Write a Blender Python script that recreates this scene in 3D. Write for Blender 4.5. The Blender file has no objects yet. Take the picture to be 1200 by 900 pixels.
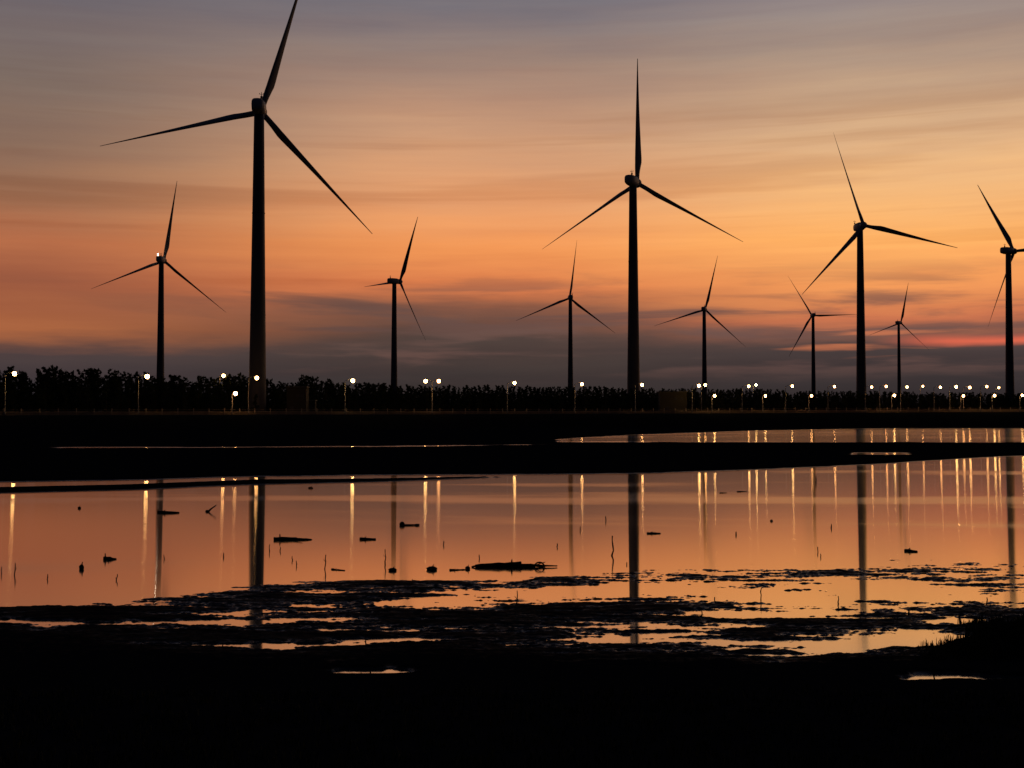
import bpy, math, random
import numpy as np
from mathutils import Vector, Matrix

# ------------------------------------------------------------------ camera, sky, sun, exposure
R = math.radians
sc = bpy.context.scene
col = sc.collection
F, HZ, CZ = 1500.0, 496.0, 1.40            # focal length in photo pixels, horizon row, eye height
PITCH = math.atan((HZ - 450.0) / F)
cd = bpy.data.cameras.new('camera'); cam = bpy.data.objects.new('camera', cd); col.objects.link(cam)
cam.location = (0, 0, CZ); cam.rotation_euler = (math.pi / 2 + PITCH, 0, 0)
cd.sensor_width = 36; cd.lens = F / 1200 * 36; cd.clip_start = 0.05; cd.clip_end = 30000
sc.camera = cam
sc.view_settings.view_transform = 'Standard'; sc.view_settings.look = 'None'
sc.view_settings.exposure = 0; sc.view_settings.gamma = 1
sc.view_settings.use_curve_mapping = False
sc.render.engine = 'CYCLES'
sc.cycles.use_denoising = True
sc.cycles.sample_clamp_indirect = 4
sc.cycles.max_bounces = 5; sc.cycles.glossy_bounces = 3; sc.cycles.diffuse_bounces = 2
sc.cycles.caustics_reflective = False; sc.cycles.caustics_refractive = False

def s2l(c):
    return tuple(((v / 255 + .055) / 1.055) ** 2.4 if v / 255 > .04045 else v / 255 / 12.92 for v in c)

class NT:                                   # tiny helper for node graphs
    def __init__(s, tree): s.t = tree; s.t.nodes.clear()
    def n(s, typ, **kw):
        nd = s.t.nodes.new(typ)
        for k, v in kw.items():
            if k.startswith('i_'):
                key = k[2:]; key = int(key) if key.isdigit() else key
                s.put(nd.inputs[key], v)
            else: setattr(nd, k, v)
        return nd
    def put(s, sock, v):
        if isinstance(v, bpy.types.NodeSocket): s.t.links.new(v, sock)
        else:
            if sock.type == 'RGBA' and len(v) == 3: v = (*v, 1)
            sock.default_value = v
    def m(s, op, a, b=0.0, c=None, clamp=False):
        nd = s.n('ShaderNodeMath', operation=op, use_clamp=clamp)
        s.put(nd.inputs[0], a); s.put(nd.inputs[1], b)
        if c is not None: s.put(nd.inputs[2], c)
        return nd.outputs[0]
    def mix(s, f, a, b, blend='MIX'):
        nd = s.n('ShaderNodeMix', data_type='RGBA', blend_type=blend)
        s.put(nd.inputs[0], f); s.put(nd.inputs[6], a); s.put(nd.inputs[7], b)
        return nd.outputs[2]
    def ramp(s, fac, stops, interp='LINEAR'):
        nd = s.n('ShaderNodeValToRGB'); cr = nd.color_ramp; cr.interpolation = interp
        while len(cr.elements) > 1: cr.elements.remove(cr.elements[-1])
        cr.elements[0].position = stops[0][0]
        cr.elements[0].color = (*stops[0][1], 1)
        for p, c in stops[1:]:
            e = cr.elements.new(p); e.color = (*c, 1)
        s.put(nd.inputs[0], fac); return nd.outputs[0]
    def noise(s, vec, scale, detail=4, rough=.55, dist=0):
        nd = s.n('ShaderNodeTexNoise', i_Vector=vec, i_Scale=scale, i_Detail=detail, i_Roughness=rough, i_Distortion=dist)
        return nd.outputs[0]
    def xyz(s, x, y, z=0.0):
        nd = s.n('ShaderNodeCombineXYZ'); s.put(nd.inputs[0], x); s.put(nd.inputs[1], y); s.put(nd.inputs[2], z)
        return nd.outputs[0]
    def rng(s, v, a, b, c=0.0, d=1.0, smooth=True):
        nd = s.n('ShaderNodeMapRange', interpolation_type='SMOOTHSTEP' if smooth else 'LINEAR')
        for i, q in enumerate((v, a, b, c, d)): s.put(nd.inputs[i], q)
        return nd.outputs[0]

SUN_AZ, SUN_EL = 14.0, -6.0                 # the sun has just set behind the wind farm
w = bpy.data.worlds.new("World"); sc.world = w; w.use_nodes = True
g = NT(w.node_tree)
tc = g.n('ShaderNodeTexCoord')
sep = g.n('ShaderNodeSeparateXYZ', i_0=tc.outputs['Generated'])
X_, Y_, Z_ = sep.outputs
el = g.m('MULTIPLY', g.m('ARCSINE', Z_), 57.2958)
az = g.m('MULTIPLY', g.m('ARCTAN2', X_, Y_), 57.2958)
warp = g.noise(g.xyz(g.m('MULTIPLY', az, .045), g.m('MULTIPLY', el, .22)), 1.0, 3, .5)
warp2 = g.noise(g.xyz(g.m('MULTIPLY', az, .12), g.m('ADD', g.m('MULTIPLY', el, .9), 7.0)), 1.0, 4, .6)
elw = g.m('ADD', el, g.m('MULTIPLY', g.m('SUBTRACT', warp, .5), 1.5))
elw = g.m('ADD', elw, g.m('MULTIPLY', g.m('SUBTRACT', warp2, .5), 1.3))
E0, E1 = -2.0, 60.0
def stops(tab):
    out = []
    for y, c in sorted(tab, key=lambda q: -q[0]):
        e = math.degrees(math.atan((HZ - y) / F))
        out.append(((e - E0) / (E1 - E0), s2l(c)))
    out += [((26 - E0) / (E1 - E0), s2l((72, 74, 92))), ((38 - E0) / (E1 - E0), s2l((30, 33, 46))), (1.0, s2l((18, 22, 34)))]
    return [(0.0, s2l((20, 18, 22)))] + out
fac = g.m('DIVIDE', g.m('SUBTRACT', elw, E0), E1 - E0)
left = g.ramp(fac, stops([(0, (100, 94, 102)), (60, (114, 102, 101)), (120, (122, 105, 96)), (180, (132, 104, 88)), (240, (150, 106, 80)),
        (300, (176, 105, 70)), (345, (150, 86, 61)), (392, (166, 98, 62)), (412, (74, 60, 60)), (450, (54, 50, 54))]))
mid = g.ramp(fac, stops([(0, (114, 109, 116)), (60, (148, 125, 114)), (120, (176, 137, 114)), (180, (206, 153, 115)), (240, (224, 154, 104)),
        (290, (236, 148, 84)), (335, (212, 120, 73)), (362, (130, 84, 66)), (395, (76, 61, 57)), (450, (56, 49, 49))]))
right = g.ramp(fac, stops([(0, (138, 127, 129)), (60, (157, 136, 124)), (120, (190, 156, 127)), (180, (217, 173, 130)), (240, (238, 179, 118)),
        (290, (250, 176, 100)), (340, (236, 150, 86)), (375, (198, 112, 76)), (394, (128, 84, 70)), (410, (70, 58, 58)), (450, (52, 46, 48))]))
c = g.mix(g.rng(az, -22, -2), left, mid)
c = g.mix(g.rng(az, 0, 16), c, right)
# lower cloud bars that thin out upward
n1 = g.noise(g.xyz(g.m('MULTIPLY', az, .10), g.m('ADD', g.m('MULTIPLY', el, 1.05), g.m('MULTIPLY', az, .012)), 3.0), 1.0, 5, .55, .35)
bars = g.m('MULTIPLY', g.rng(n1, .47, .66), g.m('MULTIPLY', g.m('MULTIPLY', g.rng(el, 7.6, 4.6), g.rng(az, -18, -7, .15, 1.0)), g.rng(el, 1.5, 3.2)))
barc = g.mix(g.rng(az, -20, 12), s2l((90, 68, 62)), s2l((106, 78, 72)))
c = g.mix(g.m('MULTIPLY', bars, .85), c, barc)
# red and orange slits low in the bank, mostly to the right
n2 = g.noise(g.xyz(g.m('MULTIPLY', az, .11), g.m('MULTIPLY', el, 1.6), 9.0), 1.0, 4, .5, .2)
slit = g.m('MULTIPLY', g.rng(n2, .54, .66), g.m('MULTIPLY', g.rng(el, 2.6, 3.4), g.rng(el, 4.8, 3.9)))
slit = g.m('MULTIPLY', slit, g.rng(az, 5, 14))
c = g.mix(g.m('MULTIPLY', slit, .6), c, s2l((214, 122, 80)))
redm = g.m('MULTIPLY', g.m('MULTIPLY', g.rng(az, 15.5, 19.5), g.rng(g.m('ABSOLUTE', g.m('SUBTRACT', g.m('ADD', g.m('MULTIPLY', elw, .35), g.m('MULTIPLY', el, .65)), 3.55)), .33, .0)), g.rng(az, 40, 24))
c = g.mix(g.m('MULTIPLY', redm, .85), c, s2l((220, 100, 74)))
# fine streaks all through the thin upper cloud
n3 = g.noise(g.xyz(g.m('MULTIPLY', az, .055), g.m('ADD', g.m('MULTIPLY', el, 1.15), g.m('MULTIPLY', az, -.018)), 5.0), 1.0, 6, .6, .2)
str_ = g.m('ADD', 1.0, g.m('MULTIPLY', g.m('SUBTRACT', n3, .5), .30))
c = g.mix(1.0, c, g.xyz(str_, g.m('MULTIPLY', g.m('POWER', str_, 1.35), 1.0), g.m('POWER', str_, 1.1)), 'MULTIPLY')
# broader soft brown bands in the upper cloud
n4 = g.noise(g.xyz(g.m('MULTIPLY', az, .03), g.m('ADD', g.m('MULTIPLY', el, .62), g.m('MULTIPLY', az, -.008)), 12.0), 1.0, 4, .6, .3)
bd = g.m('MULTIPLY', g.rng(n4, .50, .66), g.m('MULTIPLY', g.rng(el, 3.5, 6.5), g.rng(el, 17, 12)))
c = g.mix(g.m('MULTIPLY', bd, .40), c, g.mix(1.0, c, (.70, .58, .52), 'MULTIPLY'))
# the glow dies away to the sides, behind and below
away = g.rng(g.m('ABSOLUTE', g.m('SUBTRACT', az, 8.0)), 38, 95)
night = g.ramp(g.m('DIVIDE', g.m('ADD', el, 2.0), 62.0), [(0, s2l((8, 9, 14))), (.15, s2l((18, 22, 34))), (1, s2l((16, 20, 32)))])
c = g.mix(away, c, night)
c = g.mix(g.rng(el, -.2, -1.2), c, (0.001, .001, .0012))
sky = g.n('ShaderNodeTexSky', sky_type='NISHITA', sun_disc=False)
sky.sun_elevation = R(SUN_EL); sky.sun_rotation = R(SUN_AZ)
bg1 = g.n('ShaderNodeBackground', i_Color=c, i_Strength=1.08)
bg2 = g.n('ShaderNodeBackground', i_Color=sky.outputs[0], i_Strength=0.05)
add = g.n('ShaderNodeAddShader', i_0=bg1.outputs[0], i_1=bg2.outputs[0])
wo = g.n('ShaderNodeOutputWorld', i_Surface=add.outputs[0])

sd = bpy.data.lights.new('sun', 'SUN'); sd.energy = 2.0; sd.angle = R(.5); sd.color = (1, .8, .6)
sun = bpy.data.objects.new('sun', sd); col.objects.link(sun); sun.location = (0, 0, 60)
sv = Vector((math.sin(R(SUN_AZ)) * math.cos(R(SUN_EL)), math.cos(R(SUN_AZ)) * math.cos(R(SUN_EL)), math.sin(R(SUN_EL))))
sun.rotation_euler = sv.to_track_quat('Z', 'Y').to_euler()      # below the horizon: the ground hides it

# ------------------------------------------------------------------ projection helpers
def ray(px, py):
    dx, dy = (px - 600) / F, (450 - py) / F
    return Vector((dx, math.cos(PITCH) - dy * math.sin(PITCH), math.sin(PITCH) + dy * math.cos(PITCH)))
def at(px, py, Y):                          # world point on a pixel's ray at depth Y
    d = ray(px, py); return Vector((0, 0, CZ)) + d * (Y / d.y)
def ground_at(px, py, z=0.0):
    d = ray(px, py); return Vector((0, 0, CZ)) + d * ((z - CZ) / d.z)
def project(X, Y, z=0.0):
    zz = z - CZ
    fy = Y * math.cos(PITCH) + zz * math.sin(PITCH)
    up = -Y * math.sin(PITCH) + zz * math.cos(PITCH)
    fy = np.maximum(fy, .3)
    return 600 + F * X / fy, 450 - F * up / fy

# ------------------------------------------------------------------ materials
def principled(name, base, rough=.6, metal=0.0, spec=.5, var=.25, vscale=3.0, bump=0.0, bscale=20.0, coords='Object'):
    m = bpy.data.materials.new(name); m.use_nodes = True
    t = NT(m.node_tree)
    tcn = t.n('ShaderNodeTexCoord')
    v = tcn.outputs[coords]
    nz = t.noise(v, vscale, 5, .6)
    colr = t.mix(nz, tuple(b * (1 - var) for b in base), tuple(min(1, b * (1 + var)) for b in base))
    p = t.n('ShaderNodeBsdfPrincipled', i_Metallic=metal)
    t.put(p.inputs['Base Color'], colr)
    t.put(p.inputs['Roughness'], t.rng(nz, .3, .7, max(0, rough - .08), min(1, rough + .08)))
    p.inputs['Specular IOR Level'].default_value = spec
    if bump:
        b = t.n('ShaderNodeBump', i_Strength=bump, i_Height=t.noise(v, bscale, 6, .6)); t.put(p.inputs['Normal'], b.outputs[0])
    t.n('ShaderNodeOutputMaterial', i_Surface=p.outputs[0])
    return m
def emitter(name, colr, strength, spread=.0):
    m = bpy.data.materials.new(name); m.use_nodes = True
    t = NT(m.node_tree)
    rn = t.n('ShaderNodeObjectInfo').outputs['Random']
    e = t.n('ShaderNodeEmission')
    t.put(e.inputs[0], t.mix(rn, colr, tuple(min(1, q * (1 + spread)) for q in colr)))
    t.put(e.inputs[1], t.rng(rn, 0, 1, strength * (1 - spread), strength * (1 + spread), False))
    t.n('ShaderNodeOutputMaterial', i_Surface=e.outputs[0]); return m

M = {
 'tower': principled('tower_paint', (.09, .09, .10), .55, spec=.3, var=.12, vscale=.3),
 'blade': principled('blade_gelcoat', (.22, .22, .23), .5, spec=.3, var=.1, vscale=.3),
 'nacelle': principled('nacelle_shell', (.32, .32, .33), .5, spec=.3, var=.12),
 'dark': principled('dark_steel', (.05, .05, .055), .5, .4),
 'galv': principled('galvanised_steel', (.15, .14, .13), .5, .3, var=.15, vscale=4),
 'fence': principled('weathered_rail_paint', (.32, .25, .19), .7, var=.5, vscale=1.2),
 'kerb': principled('sea_wall_concrete', (.24, .19, .14), .9, spec=.2, var=.55, vscale=.35, bump=.2, bscale=3),
 'wall': principled('rendered_wall', (.06, .055, .042), .85, spec=.2, var=.2, vscale=1, bump=.1),
 'roof': principled('roof_sheet', (.08, .08, .08), .7, var=.2),
 'wood': principled('wet_dark_wood', (.022, .016, .012), .75, spec=.15, var=.5, vscale=9, bump=.5, bscale=30),
 'bark': principled('bark', (.05, .035, .025), .9, spec=.1, var=.3, vscale=5),
 'foliage': principled('pine_foliage', (.040, .055, .028), .95, spec=.05, var=.5, vscale=.4),
 'grass': principled('salt_marsh_grass', (.030, .034, .016), .9, spec=.05, var=.5, vscale=6),
 'lamp': emitter('sodium_lamp', (1, .42, .14), 33.0, .40),
 'lampw': emitter('small_white_lamp', (1, .85, .65), 18.0),
 'asphalt': principled('asphalt', (.05, .05, .05), .85, spec=.2, var=.2, vscale=2, bump=.3, bscale=60),
 'rock': principled('armour_rock', (.035, .034, .032), .95, spec=.1, var=.4, vscale=2, bump=.5, bscale=8),
}

# wet mud: the height above the water line decides how wet (glossy) it is
def mud_material():
    m = bpy.data.materials.new('wet_mud'); m.use_nodes = True
    t = NT(m.node_tree)
    geo = t.n('ShaderNodeNewGeometry'); P = geo.outputs['Position']
    z = t.n('ShaderNodeSeparateXYZ', i_0=P).outputs[2]
    n1 = t.noise(P, 2.3, 6, .6); n2 = t.noise(P, 14, 6, .65)
    wet = t.rng(t.m('ADD', z, t.m('MULTIPLY', t.m('SUBTRACT', n1, .5), .008)), .002, .019, 1, 0)
    film = t.rng(t.m('ADD', z, t.m('MULTIPLY', t.m('SUBTRACT', n2, .5), .012)), -.001, .019, 1, 0)
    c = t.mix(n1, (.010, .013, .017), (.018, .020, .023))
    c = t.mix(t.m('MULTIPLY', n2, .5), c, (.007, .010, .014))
    p = t.n('ShaderNodeBsdfPrincipled'); t.put(p.inputs['Base Color'], c)
    t.put(p.inputs['Roughness'], t.m('SUBTRACT', t.rng(wet, 0, 1, .95, .44), t.m('MULTIPLY', film, .20)))
    t.put(p.inputs['Specular IOR Level'], t.m('ADD', t.rng(wet, 0, 1, .0, .13), t.m('MULTIPLY', film, .36)))
    bm_ = t.n('ShaderNodeBump', i_Strength=.6, i_Distance=.02, i_Height=t.m('ADD', n2, t.noise(P, 45, 4, .6)))
    t.put(p.inputs['Normal'], bm_.outputs[0])
    t.n('ShaderNodeOutputMaterial', i_Surface=p.outputs[0]); return m
def water_material():
    m = bpy.data.materials.new('still_water'); m.use_nodes = True
    t = NT(m.node_tree)
    geo = t.n('ShaderNodeNewGeometry'); P = geo.outputs['Position']
    mp = t.n('ShaderNodeMapping', i_Vector=P); mp.inputs['Scale'].default_value = (.05, .16, 1)
    patch = t.noise(mp.outputs[0], 1.0, 4, .55, .4)          # wind patches, long across the pool
    Yp = t.n('ShaderNodeSeparateXYZ', i_0=P).outputs[1]
    mp3 = t.n('ShaderNodeMapping', i_Vector=P); mp3.inputs['Scale'].default_value = (.12, .3, 1)
    cY = t.m('ADD', 23.4, t.m('MULTIPLY', t.m('SUBTRACT', t.noise(mp3.outputs[0], 1.0, 2), .5), 7.0))
    band = t.rng(t.m('ABSOLUTE', t.m('SUBTRACT', Yp, cY)), 2.2, .0)      # one ruffled lane across the pool
    rip = t.m('MAXIMUM', t.rng(patch, .52, .66), band)
    mp2 = t.n('ShaderNodeMapping', i_Vector=P); mp2.inputs['Scale'].default_value = (2.2, 9, 1)
    wv = t.noise(mp2.outputs[0], 1.0, 3, .5)
    bmp = t.n('ShaderNodeBump', i_Distance=.01, i_Height=wv)
    t.put(bmp.inputs['Strength'], t.rng(rip, 0, 1, .0, .035))
    gl = t.n('ShaderNodeBsdfGlossy', distribution='GGX', i_Color=(1.0, .93, .85))
    t.put(gl.inputs['Roughness'], t.rng(rip, 0, 1, .054, .095))
    gl.inputs['Anisotropy'].default_value = .74; t.put(gl.inputs['Tangent'], t.xyz(1.0, 0.0, 0.0)); t.put(gl.inputs['Normal'], bmp.outputs[0])
    df = t.n('ShaderNodeBsdfDiffuse', i_Color=(.012, .014, .016))
    fr = t.n('ShaderNodeFresnel', i_IOR=1.6)
    mx = t.n('ShaderNodeMixShader'); t.put(mx.inputs[0], t.m('POWER', fr.outputs[0], .38))
    t.put(mx.inputs[1], df.outputs[0]); t.put(mx.inputs[2], gl.outputs[0])
    t.n('ShaderNodeOutputMaterial', i_Surface=mx.outputs[0]); return m

# ------------------------------------------------------------------ mesh helpers
def tag(o, label=None, cat=None, group=None, kind=None):
    if label: o['label'] = label
    if cat: o['category'] = cat
    if group: o['group'] = group
    if kind: o['kind'] = kind
    return o
def empty(name, loc, rz=0.0):
    o = bpy.data.objects.new(name, None); col.objects.link(o); o.location = loc; o.rotation_euler = (0, 0, rz)
    o.empty_display_size = .5
    return o
class MB:
    def __init__(s): s.v = []; s.f = []
    def add(s, vs, fs):
        b = len(s.v); s.v += [tuple(q) for q in vs]; s.f += [tuple(i + b for i in f) for f in fs]; return s
    def box(s, c, d, bev=0.0):
        x, y, z = (q / 2 for q in d)
        if bev <= 0:
            vs = [(c[0] + i * x, c[1] + j * y, c[2] + k * z) for i in (-1, 1) for j in (-1, 1) for k in (-1, 1)]
            return s.add(vs, [(0, 1, 3, 2), (4, 6, 7, 5), (0, 4, 5, 1), (2, 3, 7, 6), (0, 2, 6, 4), (1, 5, 7, 3)])
        ring = []
        for zz, ins in ((-z, bev), (-z + bev, 0), (z - bev, 0), (z, bev)):
            X, Yy = x - ins, y - ins
            ring.append([(c[0] + a, c[1] + b, c[2] + zz) for a, b in
                ((-X + bev, -Yy), (X - bev, -Yy), (X, -Yy + bev), (X, Yy - bev), (X - bev, Yy), (-X + bev, Yy), (-X, Yy - bev), (-X, -Yy + bev))])
        vs = [p for r in ring for p in r]; fs = []
        for k in range(3):
            for i in range(8): fs.append((k * 8 + i, k * 8 + (i + 1) % 8, (k + 1) * 8 + (i + 1) % 8, (k + 1) * 8 + i))
        fs.append(tuple(reversed(range(8)))); fs.append(tuple(24 + i for i in range(8)))
        return s.add(vs, fs)
    def tube(s, pts, rad, n=8, cap=True, squash=1.0):
        pts = [Vector(p) for p in pts]; rings = []
        if not hasattr(rad, '__len__'): rad = [rad] * len(pts)
        prev = None
        for i, p in enumerate(pts):
            d = (pts[min(i + 1, len(pts) - 1)] - pts[max(i - 1, 0)]).normalized()
            ref = Vector((0, 0, 1)) if abs(d.z) < .9 else Vector((0, 1, 0))
            a = d.cross(ref).normalized() if prev is None else (prev - d * prev.dot(d)).normalized()
            prev = a; b = d.cross(a)
            rings.append([p + (a * math.cos(2 * math.pi * k / n) + b * math.sin(2 * math.pi * k / n) * squash) * rad[i] for k in range(n)])
        vs = [q for r in rings for q in r]; fs = []
        for i in range(len(rings) - 1):
            for k in range(n): fs.append((i * n + k, i * n + (k + 1) % n, (i + 1) * n + (k + 1) % n, (i + 1) * n + k))
        if cap: fs.append(tuple(reversed(range(n)))); fs.append(tuple((len(rings) - 1) * n + k for k in range(n)))
        return s.add(vs, fs)
    def ball(s, c, r, n=10, m=6):
        rx, ry, rz = r if hasattr(r, '__len__') else (r, r, r)
        vs = [(c[0], c[1], c[2] - rz)]
        for j in range(1, m):
            a = -math.pi / 2 + math.pi * j / m
            for k in range(n): vs.append((c[0] + rx * math.cos(a) * math.cos(2 * math.pi * k / n), c[1] + ry * math.cos(a) * math.sin(2 * math.pi * k / n), c[2] + rz * math.sin(a)))
        vs.append((c[0], c[1], c[2] + rz)); L = len(vs) - 1; fs = []
        for k in range(n):
            fs.append((0, 1 + (k + 1) % n, 1 + k)); fs.append((L, L - n + k, L - n + (k + 1) % n))
        for j in range(m - 2):
            for k in range(n): a = 1 + j * n; fs.append((a + k, a + (k + 1) % n, a + n + (k + 1) % n, a + n + k))
        return s.add(vs, fs)
    def mesh(s, name, mat, smooth=True):
        me = bpy.data.meshes.new(name); me.from_pydata(s.v, [], s.f); me.materials.append(mat)
        if smooth: me.polygons.foreach_set('use_smooth', [True] * len(me.polygons))
        me.update(); return me
    def build(s, name, mat, parent=None, smooth=True, loc=None, rot=None):
        o = bpy.data.objects.new(name, s.mesh(name, mat, smooth)); col.objects.link(o)
        if parent: o.parent = parent
        if loc is not None: o.location = loc
        if rot is not None: o.rotation_euler = rot
        return o
def copy_tree(o, parent=None):
    c = o.copy(); col.objects.link(c); c.parent = parent
    for ch in list(o.children): copy_tree(ch, c)
    return c

def grid_mesh(name, xs, ys, zf, mat):
    nx, ny = len(xs), len(ys)
    Xg, Yg = np.meshgrid(xs, ys); Zg = zf(Xg, Yg)
    co = np.stack([Xg, Yg, Zg], -1).reshape(-1, 3).astype(np.float32)
    idx = np.arange(nx * ny).reshape(ny, nx)
    q = np.stack([idx[:-1, :-1], idx[:-1, 1:], idx[1:, 1:], idx[1:, :-1]], -1).reshape(-1, 4)
    me = bpy.data.meshes.new(name)
    me.vertices.add(len(co)); me.vertices.foreach_set('co', co.ravel())
    me.loops.add(q.size); me.loops.foreach_set('vertex_index', q.ravel().astype(np.int32))
    me.polygons.add(len(q)); me.polygons.foreach_set('loop_start', np.arange(0, q.size, 4, dtype=np.int32))
    try: me.polygons.foreach_set('loop_total', np.full(len(q), 4, np.int32))
    except Exception: pass
    me.polygons.foreach_set('use_smooth', np.ones(len(q), bool))
    me.materials.append(mat); me.update(calc_edges=True); me.validate()
    o = bpy.data.objects.new(name, me); col.objects.link(o); return o

# numpy gradient noise
_rs = np.random.RandomState(11)
_P = np.tile(_rs.permutation(512), 2); _G = _rs.rand(512) * 2 * np.pi; _GX, _GY = np.cos(_G), np.sin(_G)
def perlin(x, y):
    xi = np.floor(x).astype(np.int64); yi = np.floor(y).astype(np.int64); xf = x - xi; yf = y - yi
    def gr(a, b):
        h = _P[(_P[a & 511] + b) & 511]
        return h
    u = xf ** 3 * (xf * (xf * 6 - 15) + 10); v = yf ** 3 * (yf * (yf * 6 - 15) + 10)
    def d(a, b):
        h = gr(xi + a, yi + b); return _GX[h] * (xf - a) + _GY[h] * (yf - b)
    return ((d(0, 0) * (1 - u) + d(1, 0) * u) * (1 - v) + (d(0, 1) * (1 - u) + d(1, 1) * u) * v) * 1.5
def fbm(x, y, o=5, g=.5):
    s, a, k = 0, 1, 1
    for i in range(o): s = s + a * perlin(x * k + 17.3 * i, y * k + 5.1 * i); a *= g; k *= 2.03
    return s
def sm(a, b, x):
    t = np.clip((x - a) / (b - a), 0, 1); return t * t * (3 - 2 * t)

# ------------------------------------------------------------------ terrain
RX = [-900, -300, -110, -86, -62, -41, 0, 20, 37, 55, 83, 109, 140, 300, 900]
RY = [90, 215, 284, 300, 311, 330, 351, 359, 367, 375, 379, 388, 393, 420, 480]
def road_y(X): return np.interp(X, RX, RY)
def crest_z(X): return np.interp(X, [-300, -110, 140, 300], [3.0, 3.15, 4.85, 5.0])

XS = [0, 150, 300, 450, 600, 750, 900, 1050, 1200]
I = lambda px, v: np.interp(px, XS, v)
#        cx    cy   rx   ry   amount (minus = pool, plus = mud bar)
FEAT = [(150, 687, 170, 2.2, .045), (385, 682, 110, 4.5, .05), (480, 686, 200, 4, .035),
        (90, 719, 160, 8, .05), (330, 702, 150, 8, .04), (450, 700, 110, 5, .03),
        (70, 729, 120, 3.2, -.075), (230, 718, 70, 2.2, -.02), (262, 728, 60, 4.5, -.055), (360, 726, 60, 3, -.02),
        (70, 745, 150, 7, .03), (250, 744, 180, 7, .03),
        (230, 758, 90, 2.2, -.05), (340, 757, 90, 2.6, -.055), (425, 751, 65, 4, -.06),
        (110, 764, 24, 1.6, -.045), (42, 774, 18, 1.7, -.045), (425, 789, 44, 4.8, -.30),
        (520, 705, 130, 4, -.024), (640, 697, 120, 6, -.04), (700, 690, 60, 6, -.03),
        (540, 725, 150, 9, .04), (660, 711, 110, 3.5, .03), (505, 740, 20, 2, -.035), (600, 755, 12, 1.6, -.035),
        (690, 736, 60, 4, -.02), (730, 750, 60, 4, -.045), (790, 744, 60, 5, -.035), (640, 742, 110, 7, .02),
        (760, 712, 90, 5, .03), (850, 692, 60, 4, -.03), (960, 672, 220, 4, .010), (690, 680, 100, 5, .012),
        (930, 702, 110, 6, -.045), (850, 706, 50, 2.5, .03), (905, 720, 140, 3, -.02), (840, 724, 60, 4, .02),
        (1000, 730, 85, 8, .045), (870, 744, 70, 7, .03), (900, 727, 80, 4, .02),
        (880, 754, 45, 3, -.055), (830, 735, 60, 4, -.03),
        (1000, 755, 62, 6, -.075), (1070, 751, 52, 9, -.085), (1100, 730, 22, 6, -.05), (1125, 726, 26, 3, -.045),
        (985, 763, 40, 4, -.04), (900, 766, 60, 3, -.03), (1150, 716, 60, 7, .04), (1150, 735, 60, 7, .04),
        (1110, 700, 120, 5, -.03), (1070, 690, 150, 5, -.02), (1000, 690, 60, 4, -.02), (1150, 678, 60, 4, .012), (1120, 683, 50, 3, .02),
        (1110, 795, 52, 5.0, -.30), (1155, 797, 45, 4, -.18), (1000, 775, 60, 3, .03), (760, 676, 170, 5, .016), (1040, 672, 260, 6, .014), (980, 684, 200, 5, .010), (800, 700, 160, 5, .012), (1100, 706, 120, 6, .014)]
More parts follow.
